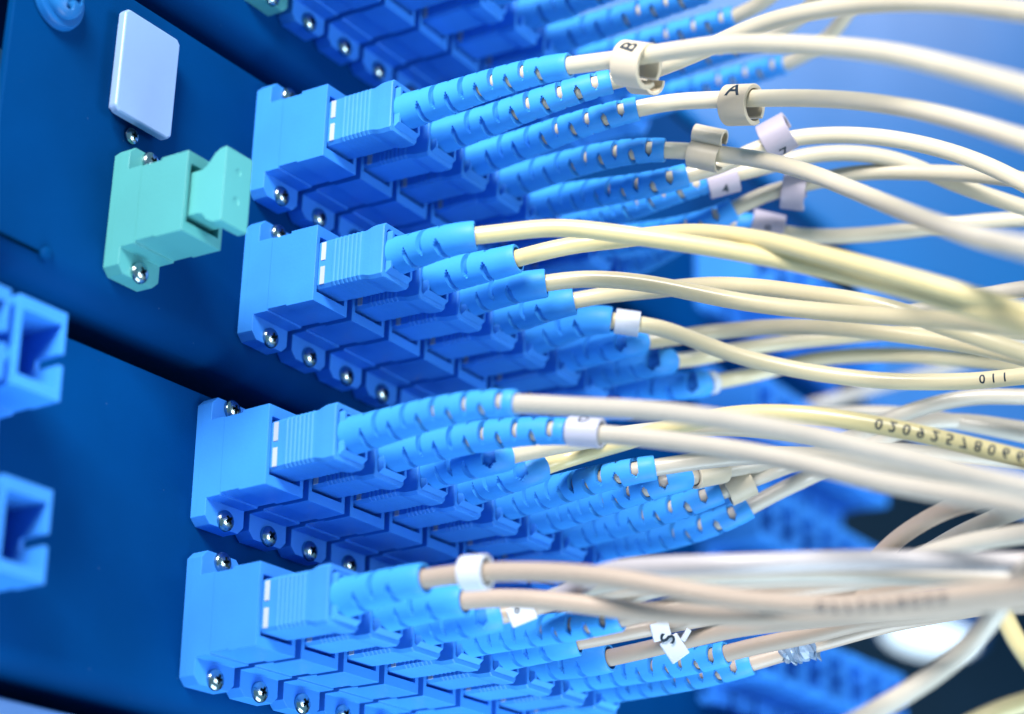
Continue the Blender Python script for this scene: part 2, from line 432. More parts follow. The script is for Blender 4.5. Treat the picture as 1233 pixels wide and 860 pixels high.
# round captive screw at the top of the panel
root = tag(empty('panel_screw', at(1, -48.6, 0, 3.6)), 'round blue captive screw at the top corner of the panel', 'panel screw')
def washer(bm): bmesh.ops.create_cone(bm, cap_ends=True, segments=48, radius1=5.2, radius2=4.8, depth=1.4, matrix=Matrix.Translation((0, -0.82, 0)) @ Matrix.Rotation(math.pi / 2, 4, 'X'))
me = build(washer, 'washer', bevel=0.3, smooth=True); link('washer', me, mat('screw_blue_paint', (0.006, 0.10, 0.33), 0.4, spec=0.2), root)
me = dome_mesh('screw_head', 3.6, 1.6, 0.4, True); o = link('screw_head', me, mat('screw_blue_metal', (0.01, 0.13, 0.38), 0.4, spec=0.3), root); o.location = (0, -0.0016, 0)

# ------------------------------------------------------------------ plug housing (shared), local to its adapter
def plug_mesh():
    stations = [(13.0, 3.5, 4.2)]
    a0, b0 = 3.62, 4.32
    stations += [(17.7, a0, b0), (18.6, a0, b0)]
    n = 18.9
    for i in range(7):
        stations += [(n, a0, b0), (n + 0.18, a0 + 0.16, b0 + 0.02), (n + 0.55, a0 + 0.16, b0 + 0.02), (n + 0.72, a0, b0)]
        n += 0.88
    stations += [(n + 0.1, a0, b0), (n + 0.5, a0 + 0.02, b0 + 0.05), (n + 1.8, a0 + 0.12, b0 + 0.42), (n + 2.6, a0 + 0.14, b0 + 0.5), (29.4, a0 + 0.14, b0 + 0.5), (29.65, a0 + 0.05, b0 + 0.4)]
    # the mouth, turned in
    stations += [(29.65, a0 - 0.55, b0 - 0.35), (29.5, a0 - 0.65, b0 - 0.45), (26.5, a0 - 0.65, b0 - 0.45)]
    vs, fs = [], []
    ch = 0.55
    for (nn, a, b) in stations:
        for (x, z) in ((-a, -b + ch), (-a + ch, -b), (a - ch, -b), (a, -b + ch), (a, b - ch), (a - ch, b), (-a + ch, b), (-a, b - ch)):
            vs.append(((x + 4.6) * MM, -nn * MM, z * MM))
    for i in range(len(stations) - 1):
        for k in range(8):
            fs.append((i * 8 + k, i * 8 + (k + 1) % 8, (i + 1) * 8 + (k + 1) % 8, (i + 1) * 8 + k))
    fs.append(tuple(range(7, -1, -1))); fs.append(tuple((len(stations) - 1) * 8 + k for k in range(8)))
    me = bpy.data.meshes.new('plug_housing'); me.from_pydata(vs, [], fs)
    bm = bmesh.new(); bm.from_mesh(me); bmesh.ops.recalc_face_normals(bm, faces=bm.faces); bm.to_mesh(me); bm.free()
    return me
me_plug = plug_mesh(); me_plug.materials.append(M_plug)
# neck that sticks out below the housing mouth
me_neck = build(lambda bm: bm_prism_u(bm, [(26.0, 3.4), (30.6, 3.4), (30.6, -3.2), (29.6, -3.9), (26.0, -3.9)], 1.9, 7.9), 'neck', bevel=0.35, smooth=True,
                cut=lambda bm: bm_box(bm, 2.5, 7.3, 28.3, 32, -3.1, 3.0))
me_neck.materials.append(M_plug)
me_wm = build(lambda bm: bm_box(bm, -0.05, 0.35, 0, 0.95, 0, 3.25), 'white_mark', bevel=0.06); me_wm.materials.append(M_mark)

# ------------------------------------------------------------------ curves
def catmull(pts, step=1.3):
    pts = [np.asarray(p, float) for p in pts]
    p = [2 * pts[0] - pts[1]] + pts + [2 * pts[-1] - pts[-2]]
    out = []
    for i in range(1, len(p) - 2):
        p0, p1, p2, p3 = p[i - 1], p[i], p[i + 1], p[i + 2]
        t0 = 0; t1 = t0 + np.linalg.norm(p1 - p0) ** .5; t2 = t1 + np.linalg.norm(p2 - p1) ** .5; t3 = t2 + np.linalg.norm(p3 - p2) ** .5
        n = max(3, int(np.linalg.norm(p2 - p1) / step))
        for k in range(n):
            t = t1 + (t2 - t1) * k / n
            A1 = (t1 - t) / (t1 - t0) * p0 + (t - t0) / (t1 - t0) * p1
            A2 = (t2 - t) / (t2 - t1) * p1 + (t - t1) / (t2 - t1) * p2
            A3 = (t3 - t) / (t3 - t2) * p2 + (t - t2) / (t3 - t2) * p3
            B1 = (t2 - t) / (t2 - t0) * A1 + (t - t0) / (t2 - t0) * A2
            B2 = (t3 - t) / (t3 - t1) * A2 + (t - t1) / (t3 - t1) * A3
            out.append((t2 - t) / (t2 - t1) * B1 + (t - t1) / (t2 - t1) * B2)
    out.append(pts[-1])
    return np.array(out)
def smooth_path(a, it=6):
    a = a.copy()
    for _ in range(it):
        a[1:-1] = (a[:-2] + 2 * a[1:-1] + a[2:]) / 4
    return a
def tangents(a):
    t = np.gradient(a, axis=0)
    return t / np.linalg.norm(t, axis=1)[:, None]
def frames(a, e0):
    t = tangents(a); e = np.zeros_like(a)
    v = np.asarray(e0, float); v = v - v.dot(t[0]) * t[0]; v /= np.linalg.norm(v); e[0] = v
    for i in range(1, len(a)):
        v = e[i - 1] - e[i - 1].dot(t[i]) * t[i]; v /= np.linalg.norm(v); e[i] = v
    return t, e, np.cross(t, e)
def tube_mesh(name, a, r, seg=22, org=None):
    t, e, b = frames(a, (0, 0, 1))
    th = np.linspace(0, 2 * np.pi, seg, endpoint=False)
    rr = np.full(len(a), r) if np.isscalar(r) else np.asarray(r)
    V = a[:, None, :] + rr[:, None, None] * (np.cos(th)[None, :, None] * e[:, None, :] + np.sin(th)[None, :, None] * b[:, None, :])
    V = V.reshape(-1, 3)
    if org is not None: V = V - org
    n = len(a); fs = []
    for i in range(n - 1):
        for k in range(seg):
            k2 = (k + 1) % seg
            fs.append((i * seg + k, i * seg + k2, (i + 1) * seg + k2, (i + 1) * seg + k))
    fs.append(tuple(range(seg - 1, -1, -1))); fs.append(tuple((n - 1) * seg + k for k in range(seg)))
    me = bpy.data.meshes.new(name); me.from_pydata((V * MM).tolist(), [], fs)
    bm = bmesh.new(); bm.from_mesh(me); bmesh.ops.recalc_face_normals(bm, faces=bm.faces); bm.to_mesh(me); bm.free()
    for p in me.polygons: p.use_smooth = True
    return me

def ray(px, py):
    d = RC.T @ np.array([(px - 616.5) / FPX, (py - 430) / FPX, 1.0])
    return d                                            # per millimetre of depth
def pt(px, py, z): return CP + ray(px, py) * z
def depth(p): return float(RC[2] @ (np.asarray(p) - CP))

def boot_mesh(a, long, org, rb=3.2, rt=2.1):
    """strain relief round the axis a: alternating pairs of slots; returns the mesh"""
    seg = 40
    s = np.concatenate([[0], np.cumsum(np.linalg.norm(np.diff(a, axis=0), axis=1))]); Ltot = s[-1]
    if long: first, pitch, wd = 5.8, 2.95, 1.05
    else: first, pitch, wd = 6.2, 3.6, 1.2; rb, rt = 3.3, 2.45
    st = []
    x = first
    while x < Ltot - 2.0: st.append(x); x += pitch
    cuts = set([0.0, 0.12, 0.35, 0.7, Ltot])
    for c in st:
        for d in (-wd / 2, -wd * .36, -wd * .18, wd * .18, wd * .36, wd / 2): cuts.add(round(c + d, 4))
    cuts.add(Ltot - 0.25)
    cs = sorted(c for c in cuts if 0 <= c <= Ltot)
    # fill gaps
    full = [cs[0]]
    for c in cs[1:]:
        g = c - full[-1]; k = max(1, int(math.ceil(g / 1.1)))
        for i in range(1, k): full.append(full[-1] + g / k)
        full.append(c)
    cs = np.array(full)
    A = np.stack([np.interp(cs, s, a[:, i]) for i in range(3)], 1)
    t, e, b = frames(np.stack([np.interp(cs, s, a[:, i]) for i in range(3)], 1), (0, 0, 1))
    th = np.arange(seg) * 2 * np.pi / seg
    def rad(x):
        f = x / Ltot
        r = rb + (rt - rb) * (f ** 0.85)
        if x < 0.7: r -= 0.5 * (1 - x / 0.7) ** 2
        if x > Ltot - 0.2: r -= 0.12
        return r
    ro = np.array([rad(x) for x in cs])
    vs, fs, mi = [], [], []
    def ringverts(rs):
        base = len(vs)
        for i in range(len(cs)):
            for k in range(seg):
                vs.append(A[i] + rs[i] * (math.cos(th[k]) * e[i] + math.sin(th[k]) * b[i]))
        return base
    o0 = ringverts(ro)
    groove_until = 16.5 if long else 99.0
    rin = np.array([max(1.62, ro[i] - (1.0 if cs[i] > groove_until else 0.75)) for i in range(len(cs))])
    i0 = ringverts(rin)
    # direction on the side that is turned to the aisle
    solid = {}
    n = len(cs)
    for i in range(n - 1):
        mid = (cs[i] + cs[i + 1]) / 2
        for k in range(seg):
            am = th[k] + math.pi / seg
            hole = False
            for j, c in enumerate(st):
                if abs(mid - c) < wd / 2:
                    q_ = abs(mid - c) / wd
                    phase = math.radians(76 if j % 2 else 166)
                    half = math.radians(68 if q_ < .18 else 62 if q_ < .36 else 53)
                    dd = (am - phase + math.pi / 2) % math.pi - math.pi / 2
                    if abs(dd) < half: hole = True
            solid[(i, k)] = not hole
    for i in range(n - 1):
        mid = (cs[i] + cs[i + 1]) / 2
        for k in range(seg):
            k2 = (k + 1) % seg
            O = [o0 + i * seg + k, o0 + i * seg + k2, o0 + (i + 1) * seg + k2, o0 + (i + 1) * seg + k]
            I = [i0 + i * seg + k, i0 + i * seg + k2, i0 + (i + 1) * seg + k2, i0 + (i + 1) * seg + k]
            if solid[(i, k)]:
                fs.append(tuple(O)); mi.append(0)
                for (di, dk, ea, eb) in ((-1, 0, 0, 1), (1, 0, 2, 3), (0, 1, 1, 2), (0, -1, 3, 0)):
                    key = (i + di, (k + dk) % seg)
                    if key in solid and not solid[key]:
                        fs.append((O[ea], O[eb], I[eb], I[ea])); mi.append(0)
            elif mid < groove_until:
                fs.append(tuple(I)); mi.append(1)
    # ends
    c0 = len(vs); vs.append(A[0] - t[0] * 0.25)
    for k in range(seg):
        fs.append((c0, o0 + (k + 1) % seg, o0 + k)); mi.append(0)
    rim = max(1.52, rt - 0.52)
    def ring_at(p, r): 
        i_ = len(vs)
        for k in range(seg): vs.append(p + r * (math.cos(th[k]) * e[-1] + math.sin(th[k]) * b[-1]))
        return i_
    def join(a_, b_, m_):
        for k in range(seg):
            k2 = (k + 1) % seg
            fs.append((a_ + k, a_ + k2, b_ + k2, b_ + k)); mi.append(m_)
    e0 = ring_at(A[-1], rim); join(o0 + (n - 1) * seg, e0, 0)
    e1 = ring_at(A[-1] - t[-1] * 0.9, rim - 0.02); join(e0, e1, 1)
    e2 = ring_at(A[-1] - t[-1] * 1.0, 1.38); join(e1, e2, 1)
    V = (np.array(vs) - org) * MM
    me = bpy.data.meshes.new('boot'); me.from_pydata(V.tolist(), [], fs)
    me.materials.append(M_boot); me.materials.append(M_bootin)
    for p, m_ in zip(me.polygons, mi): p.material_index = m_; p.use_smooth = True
    me.set_sharp_from_angle(angle=math.radians(38))
    return me

def text_mesh(s, size, flip=False):
    cu = bpy.data.curves.new('t', 'FONT'); cu.body = s; cu.size = size; cu.align_x = 'CENTER'; cu.align_y = 'CENTER'
    cu.space_character = 1.75 if len(s) > 2 else 1.0; cu.offset = size * 0.018
    cu.resolution_u = 3
    o = bpy.data.objects.new('t', cu); sc.collection.objects.link(o)
    dg = bpy.context.evaluated_depsgraph_get(); dg.update()
    me = bpy.data.meshes.new_from_object(o.evaluated_get(dg))
    bpy.data.objects.remove(o)
    bm = bmesh.new(); bm.from_mesh(me)
    bmesh.ops.subdivide_edges(bm, edges=[e for e in bm.edges if e.calc_length() > size * 0.15], cuts=3)
    bmesh.ops.triangulate(bm, faces=bm.faces)
    co = [v.co.copy() for v in bm.verts]; fs = [[v.index for v in f.verts] for f in bm.faces]
    bm.verts.index_update(); fs = [[v.index for v in f.verts] for f in bm.faces]
    bm.free()
    return [(c.x, -c.y if flip else c.y) for c in co], fs
def wrap_text(name, s, size, a, s_mid, radius, roll, parent, org, flip=False, turn=0.0, wall=None):
    """prints s round the path a (mm) at arc length s_mid; roll in degrees from the side turned to the aisle"""
    co, fs = text_mesh(s, size, flip)
    ss = np.concatenate([[0], np.cumsum(np.linalg.norm(np.diff(a, axis=0), axis=1))])
    t = tangents(a)
    vs = []
    ct, st_ = math.cos(math.radians(turn)), math.sin(math.radians(turn))
    for x, y in co:
        x, y = x * ct - y * st_, x * st_ + y * ct
        q = s_mid + x
        p = np.array([np.interp(q, ss, a[:, i]) for i in range(3)]); tt = np.array([np.interp(q, ss, t[:, i]) for i in range(3)]); tt /= np.linalg.norm(tt)
        n0 = CP - p; n0 = n0 - n0.dot(tt) * tt; n0 /= np.linalg.norm(n0)
        upv = np.cross(n0, tt)
        if upv[2] < 0: upv = -upv
        ang = math.radians(roll) + y / radius
        vs.append(((p + radius * (math.cos(ang) * n0 + math.sin(ang) * upv)) - org) * MM)
    me = bpy.data.meshes.new(name); me.from_pydata([tuple(v) for v in vs], [], fs)
    bm = bmesh.new(); bm.from_mesh(me)
    bm.normal_update()
    bm.to_mesh(me); bm.free()
    return link(name, me, M_ink, parent)

RCAB = 1.45
PATHS = {}
def cable(key, row, col, tip, pts, zend, mat_, long=None, label='', zmid=1.8, zs=0.0):
    """a patch cord: plug in the adapter, boot, jacket along the given run"""
    fr, v, u0 = ROWS[row]
    long = long if long is not None else row in (1, 3)
    L = (34.5 if long else 18.5)
    base = wp(fr, u0 + P * col + 4.6, 28.6, v); ndir = wp(fr, 0, 1, 0) - wp(fr, 0, 0, 0)
    if tip is None:
        T = base + ndir * L + np.array([0, 0, 0.6])
    else:
        # where the line of sight to the tip passes nearest to a boot of this length
        best = None
        for z in np.arange(260, 460, 0.5):
            q = pt(tip[0], tip[1], z); d = abs(np.linalg.norm(q - base) - L) + 0.35 * np.linalg.norm(q - (base + ndir * L))
            if best is None or d < best[0]: best = (d, q)
        T = best[1]
    z0 = depth(T) + zs
    run = []
    if pts:
        px = np.array([[p[0], p[1]] for p in pts], float)
        first = np.array([[616.5 + FPX * (RC[0] @ (T - CP)) / z0, 430 + FPX * (RC[1] @ (T - CP)) / z0]])
        allp = np.vstack([first, px]); cum = np.concatenate([[0], np.cumsum(np.linalg.norm(np.diff(allp, axis=0), axis=1))])
        f = cum / cum[-1]
        # extend past the frame
        ze = zend
        for i in range(1, len(allp)):
            z = z0 + (ze - z0) * (f[i] if zmid is None else (f[i] ** zmid))
            if len(pts[i - 1]) > 2: z = pts[i - 1][2]
            run.append(pt(allp[i][0], allp[i][1], z))
        ex = run[-1] - run[-2]; run.append(run[-1] + ex / np.linalg.norm(ex) * 45)
        nxt = run[0]
    else:
        nxt = T + ndir * 20
    tdir = nxt - T; tdir /= np.linalg.norm(tdir)
    # boot axis: Hermite
    h = L * 0.9
    ts = np.linspace(0, 1, 40)[:, None]
    Hx = (2 * ts ** 3 - 3 * ts ** 2 + 1) * base + (ts ** 3 - 2 * ts ** 2 + ts) * ndir * h + (-2 * ts ** 3 + 3 * ts ** 2) * T + (ts ** 3 - ts ** 2) * tdir * h
    org = wp(fr, u0 + P * col, 0, v)
    M = FR[fr].copy(); M.translation = Vector(org * MM)
    Mi = Matrix.Translation(Vector(org * MM))
    root = tag(empty('patch_cable', Mi), label, 'patch cable', 'patch cables plugged into the adapters')
    J = Matrix.Translation(Vector((0, random.uniform(-0.3, 0.3), 0)) * MM) @ Matrix.Translation(Vector((4.6, -16, 0)) * MM) @ Matrix.Rotation(math.radians(random.uniform(-0.7, 0.7)), 4, 'X') @ Matrix.Rotation(math.radians(random.uniform(-0.7, 0.7)), 4, 'Z') @ Matrix.Translation(Vector((-4.6, 16, 0)) * MM)
    if col == 0: J = Matrix.Identity(4)
    M = M @ J
    pl = link('plug_housing', me_plug, None, root); pl.matrix_world = M
    nk = link('neck', me_neck, None, root); nk.matrix_world = M
    for q, vv in enumerate((0.55, -3.8)):
        wm = link('white_mark', me_wm, None, root); wm.matrix_world = M @ Matrix.Translation(Vector((0.62 + 0.28, -16.55, vv)) * MM)
    bo = link('boot', boot_mesh(Hx, long, org), None, root)
    tail = run if run else [T + ndir * 9 + np.array([0, 0, 3]), T + ndir * 22 + np.array([0, 0, 22]), T + ndir * 30 + np.array([0, 0, 60])]
    ghost = [Hx[-9], T]
    cc = catmull(ghost + tail)
    i0 = int(np.argmin(np.linalg.norm(cc - T, axis=1)))
    a = np.vstack([Hx[6:-1], smooth_path(cc[i0:], 6)])
    ja = link('jacket', tube_mesh('jacket', a, RCAB, org=org), mat_, root)
    PATHS[key] = (a, root, org, T)
    return root
def loose(key, pts, mat_, label, r=RCAB):
    a = smooth_path(catmull([pt(*p) for p in pts]), 8)
    org = a[0]
    o = link('loose_cable', tube_mesh('jacket', a, r, org=org), mat_, None, Matrix.Translation(Vector(org * MM)))
    tag(o, label, 'cable', 'cables crossing in from other panels')
    PATHS[key] = (a, o, org, a[0])
    return o
def s_at(key, px, py):
    """arc length on a run nearest to a line of sight"""
    a = PATHS[key][0]; d = ray(px, py); d = d / np.linalg.norm(d)
    v = a - CP; dist = np.linalg.norm(v - (v @ d)[:, None] * d, axis=1)
    i = int(np.argmin(dist)); return float(np.linalg.norm(np.diff(a[:i + 1], axis=0), axis=1).sum()) if i else 0.0

Cr, Ye, Gr, Ta = M_cable, M_cable_y, M_cable_g, M_cable_t
# --- cut-off top row
for c in range(8):
    tips = {}
    cable('A%d' % c, 0, c, None, None, 0, Cr, True, 'cream patch cable with blurred boot, %s along the cut-off top row' % ORD[c])
# --- second row
lab = 'cream patch cable with long slotted boot, %s along the second row down'
cable('B0', 1, 0, (686, 79), [(741, 72), (799, 63), (880, 53), (977, 55), (1073, 65), (1169, 88), (1233, 106)], 262, Cr, True, 'thick cream cable through a lettered ring, first along the second row down', 1.3)
cable('B1', 1, 1, (736, 98), [(762, 92), (799, 80, 344), (850, 59, 342), (909, 32, 335), (977, 14, 325), (1073, 3, 310), (1145, 4, 300), (1233, 14, 285)], 285, Cr, True, 'cream cable running over its neighbour to the top edge, second along the second row down')
cable('B2', 1, 2, (768, 131), [(808, 123), (866, 120), (953, 118), (1025, 121), (1097, 131), (1169, 149), (1233, 169)], 285, Cr, True, 'cream cable through the ring marked A, third along the second row down')
cable('B3', 1, 3, (801, 181), [(832, 182), (880, 187), (929, 195), (977, 209), (1025, 228), (1073, 248), (1121, 267), (1169, 283), (1233, 298)], 262, Cr, True, 'cream cable sloping down through a grey clip, fourth along the second row down')
cable('B4', 1, 4, (828, 211), [(871, 199), (909, 180), (950, 167), (1001, 162.5), (1049, 164), (1097, 171), (1145, 183), (1193, 201), (1233, 221)], 345, Cr, True, 'cream cable through the upper lilac ring, fifth along the second row down')
cable('B5', 1, 5, (858, 217), [(890, 208), (929, 199), (967, 188), (1005, 184), (1049, 186), (1091, 196), (1136, 216), (1190, 236), (1233, 250)], 372, Cr, True, 'cream cable with a lilac ring lying on it, sixth along the second row down')
cable('B6', 1, 6, (884, 252), [(909, 239), (938, 228), (986, 218), (1015, 210), (1049, 207), (1121, 208), (1169, 210), (1233, 217)], 362, Cr, True, 'cream cable through the lower lilac ring, seventh along the second row down')
cable('B7', 1, 7, (908, 272), [(930, 277), (953, 283), (1001, 285), (1073, 280), (1145, 271), (1193, 266), (1233, 264)], 385, Cr, True, lab % 'eighth')
# --- third row
lab = 'cream patch cable with short boot, %s along the third row down'
cable('C0', 2, 0, (573, 284), [(600, 281), (665, 274), (713, 277.5), (762, 284), (811, 291), (860, 298.5), (908, 307), (957, 316), (1000, 326), (1083, 346), (1171, 372), (1233, 391)], 288, Ye, False, 'yellowish cable nearest the lens, first along the third row down')
cable('C1', 2, 1, (624, 311), [(665, 300, 345), (697, 294, 346), (736, 290, 345), (780, 284, 342), (827, 280, 338), (876, 283, 330), (924, 290.5, 322), (996, 309, 311), (1083, 332, 302), (1171, 357, 295), (1233, 376, 290)], 290, Ye, False, 'yellowish cable riding on its neighbour, second along the third row down')
cable('C2', 2, 2, (658, 341), [(697, 336), (746, 337.5), (795, 344), (843, 354), (892, 363.5), (941, 370), (1000, 376), (1060, 380.5), (1120, 384), (1185, 390), (1233, 396)], 312, M_cable_c, False, 'cream cable dipping over its neighbour, third along the third row down')
cable('C3', 2, 3, (692, 362), [(730, 355), (762, 352, 362), (811, 347, 360), (859, 343, 355), (924, 347, 350), (967, 353, 346), (1025, 361, 340), (1083, 374, 336), (1130, 391, 333), (1185, 409, 330), (1233, 425, 328)], 330, M_cable_c, False, 'cream cable passing beneath two others, fourth along the third row down')
cable('C4', 2, 4, (736, 386), [(765, 390), (795, 394), (827, 406), (859, 419), (892, 430), (924, 438), (957, 445), (1000, 452), (1069, 459), (1127, 460), (1171, 459), (1233, 453)], 350, M_cable_c, False, 'cream cable out of a white clip with printed digits, fifth along the third row down')
cable('C5', 2, 5, (770, 412), [(801, 409, 386), (837, 402, 388), (876, 398, 387), (924, 394, 383), (1000, 394.5, 375), (1058, 400, 370), (1112, 407, 366), (1160, 414, 362), (1233, 431, 355)], 355, M_cable_c, False, lab % 'sixth')
cable('C6', 2, 6, (806, 435), [(843, 431, 395), (892, 420, 398), (924, 415, 398), (957, 411, 397), (1000, 407, 395), (1060, 401, 392), (1130, 398, 388), (1233, 400, 380)], 380, M_cable_c, False, lab % 'seventh')
cable('C7', 2, 7, (850, 462), [(892, 454, 402), (924, 447, 402), (967, 435, 400), (1011, 429.5, 398), (1054, 427.5, 396), (1112, 429, 393), (1171, 434, 390), (1233, 441, 385)], 385, M_cable_c, False, lab % 'eighth')
# --- fourth row
cable('D0', 3, 0, (622, 486), [(660, 487.5), (696, 490), (764, 493), (832, 500), (900, 510), (981, 525), (1041, 540), (1102, 554), (1163, 570), (1233, 586)], 262, Gr, True, 'thick pale cable crossing in front, first along the fourth row down', 1.15)
cable('D1', 3, 1, (683, 520), [(727, 523), (781, 528), (832, 534), (900, 544), (981, 561), (1041, 576), (1102, 588), (1163, 598), (1233, 610)], 276, Gr, True, 'pale grey cable out of a lilac ring, second along the fourth row down', 1.2)
cable('D2', 3, 2, (612, 549), [(645, 542, 342), (696, 532, 345), (760, 522, 348), (830, 515, 350), (900, 516, 350), (980, 526, 350), (1060, 545, 348), (1140, 566, 346), (1233, 596, 344)], 340, Cr, False, 'cream cable with short boot hidden behind thicker ones, third along the fourth row down')
cable('D3', 3, 3, (652, 563), [(679, 554, 350), (713, 543.5, 348), (751, 533, 346), (800, 517, 343), (850, 504, 340), (905, 497.5, 337), (951, 498, 334), (996, 502, 332), (1041, 509, 330), (1087, 518, 328), (1132, 528, 326), (1178, 539, 325), (1233, 553, 323)], 323, Ye, False, 'yellow cable printed with a long number, fourth along the fourth row down')
cable('D4', 3, 4, (789, 563), [(815, 559), (850, 554), (900, 549, 345), (960, 548, 345), (1040, 556, 345), (1120, 572, 345), (1233, 600, 345)], 345, Gr, True, 'grey cream cable with long boot, fifth along the fourth row down')
cable('D5', 3, 5, (828, 575), [(870, 566, 358), (910, 560, 362), (960, 553, 365), (1030, 545, 368), (1110, 545, 370), (1233, 556, 370)], 370, Gr, True, 'grey cream cable with long boot, sixth along the fourth row down')
cable('D6', 3, 6, (868, 592), [(901, 579), (935, 566), (975, 550, 372), (1020, 530, 374), (1070, 505, 376), (1120, 488, 376), (1170, 478, 375), (1233, 478, 372)], 372, Gr, True, 'grey cream cable out of a grey tube clip, seventh along the fourth row down')
cable('D7', 3, 7, (902, 611), [(935, 593), (969, 577), (1010, 557, 380), (1060, 530, 382), (1120, 508, 384), (1170, 508, 384), (1233, 517, 384)], 384, Gr, True, 'grey cream cable with long boot, eighth along the fourth row down')
# --- bottom row
cable('E0', 4, 0, (512, 697), [(552, 691), (594, 688.5), (649, 688.5), (712, 692.5), (775, 702), (838, 714), (902, 723), (965, 728), (1041, 728), (1102, 722), (1163, 716), (1233, 708)], 270, Ta, False, 'tan cable through a white ring with blurred print, first along the bottom row', 1.0)
cable('E1', 4, 1, (560, 723), [(606, 720), (670, 724), (733, 732), (796, 739), (860, 742), (920, 743), (981, 741), (1041, 738), (1102, 734), (1163, 727), (1233, 720)], 285, Ta, False, 'tan cable crossing under its neighbour, second along the bottom row', 1.0)
cable('E2', 4, 2, (602, 741), [(640, 732, 330), (680, 720, 328), (730, 711, 326), (790, 705, 324), (860, 700, 322), (940, 697, 320), (1040, 695, 318), (1233, 692, 315)], 315, Ta, False, 'tan cable with a small white tag, third along the bottom row')
cable('E3', 4, 3, (748, 744), [(800, 733, 325), (870, 722, 325), (940, 712, 325), (1030, 700, 325), (1120, 688, 322), (1233, 676, 320)], 320, Ta, True, 'tan cable with long boot, fourth along the bottom row')
cable('E4', 4, 4, (697, 772), [(741, 764), (775, 757), (838, 746, 345), (900, 735, 342), (980, 722, 338), (1060, 708, 334), (1140, 695, 330), (1233, 684, 330)], 330, Ta, False, 'tan cable above the white tag marked S, fifth along the bottom row', 1.0)
cable('E5', 4, 5, (735, 792), [(784, 781), (838, 768), (881, 758), (923, 752), (981, 746, 335), (1060, 738, 330), (1140, 732, 325), (1233, 728, 320)], 320, Ta, False, 'tan cable under the white tag marked S, sixth along the bottom row', 1.0)
cable('E6', 4, 6, (875, 787), [(905, 779), (951, 770), (996, 760), (1041, 748), (1102, 742), (1163, 733), (1233, 725)], 330, Ta, True, 'tan cable with faint print, seventh along the bottom row', 1.0)
cable('E7', 4, 7, (905, 798), [(942, 787), (970, 779), (1010, 768), (1060, 754), (1120, 742), (1233, 722)], 350, Ta, True, 'tan cable wrapped with crumpled clear film, eighth along the bottom row', 1.0)
# --- cables that come in from elsewhere
loose('H0', [(672, 723, 322), (695, 707, 318), (735, 687, 308), (817, 681, 300), (900, 679, 296), (1011, 675, 296), (1102, 675, 294), (1233, 678, 290), (1330, 680, 286)], M_cable_w, 'thick pale blurred cable lying along the top of the bottom bundle')
loose('H1', [(1000, 720, 345), (1040, 690, 342), (1072, 655, 338), (1102, 634, 334), (1132, 617, 330), (1163, 606, 326), (1233, 592, 320), (1300, 584, 316)], Ta, 'tan cable climbing out of the bottom bundle beside the dark opening')
loose('H2', [(980, 730, 350), (1060, 700, 348), (1120, 664, 345), (1160, 641, 340), (1200, 624, 335), (1233, 612, 330), (1300, 590, 325)], Gr, 'pale cable climbing just beneath the tan one at the dark opening')
loose('H3', [(1040, 700, 325), (1100, 673, 320), (1160, 655, 315), (1233, 643, 308), (1300, 636, 300)], Gr, 'pale greenish cable resting on top of the bottom bundle at the picture edge')
loose('H4', [(720, 730, 330), (765, 714, 330), (830, 702, 330), (900, 700, 330), (960, 708, 332), (1030, 700, 335), (1120, 692, 335), (1233, 694, 335), (1300, 694, 335)], Gr, 'pale bluish cable squeezed in the middle of the bottom bundle')
loose('H5', [(660, 722, 328), (705, 707, 324), (760, 698, 318), (840, 694, 315), (940, 690, 312), (1040, 690, 310), (1140, 694, 305), (1233, 698, 300), (1300, 700, 298)], Gr, 'pale blurred cable tucked beneath the thickest one of the bottom bundle')
loose('K0', [(1260, 660, 285), (1225, 700, 290), (1202, 735, 296), (1178, 767, 298), (1147, 797, 298), (1102, 828, 297), (1057, 855, 295), (1000, 885, 292)], Gr, 'grey cable hanging down in front of the white lamp')
loose('K1', [(1185, 680, 320), (1202, 722, 318), (1213, 753, 316), (1235, 790, 314), (1270, 830, 312)], Ye, 'yellow cable curving down at the picture edge below the bundle')
loose('K2', [(1120, 900, 300), (1187, 862, 300), (1233, 846, 300), (1300, 830, 300)], Ye, 'yellow cable cutting off the lower picture corner')
loose('L0', [(1080, 380, 372), (1140, 366, 368), (1190, 355, 364), (1233, 348, 360), (1300, 340, 355)], Gr, 'cream cable rising behind the yellowish pair at the picture edge')
loose('L1', [(960, 500, 395), (1040, 497, 393), (1090, 499, 390), (1140, 506, 385), (1233, 524, 380), (1300, 540, 378)], Gr, 'white glossy cable directly behind the yellow printed one')
loose('L2', [(940, 500, 520), (1000, 482, 520), (1070, 462, 515), (1150, 440, 510), (1240, 410, 505)], Gr, 'far blurred grey cable crossing behind the cable bundle')

# printed figures
a, root, org, T = PATHS['D3']
wrap_text('printed_number', '02092578066', 2.5, a, s_at('D3', 1143, 531), RCAB + 0.02, 12, root, org, flip=True)
a, root, org, T = PATHS['C4']
wrap_text('printed_number', '011', 2.2, a, s_at('C4', 1204, 456), RCAB + 0.02, 12, root, org, flip=True)
a, root, org, T = PATHS['E0']
wrap_text('printed_number', '0772578066', 2.2, a, s_at('E0', 1060, 727), RCAB + 0.02, -8, root, org, flip=True)

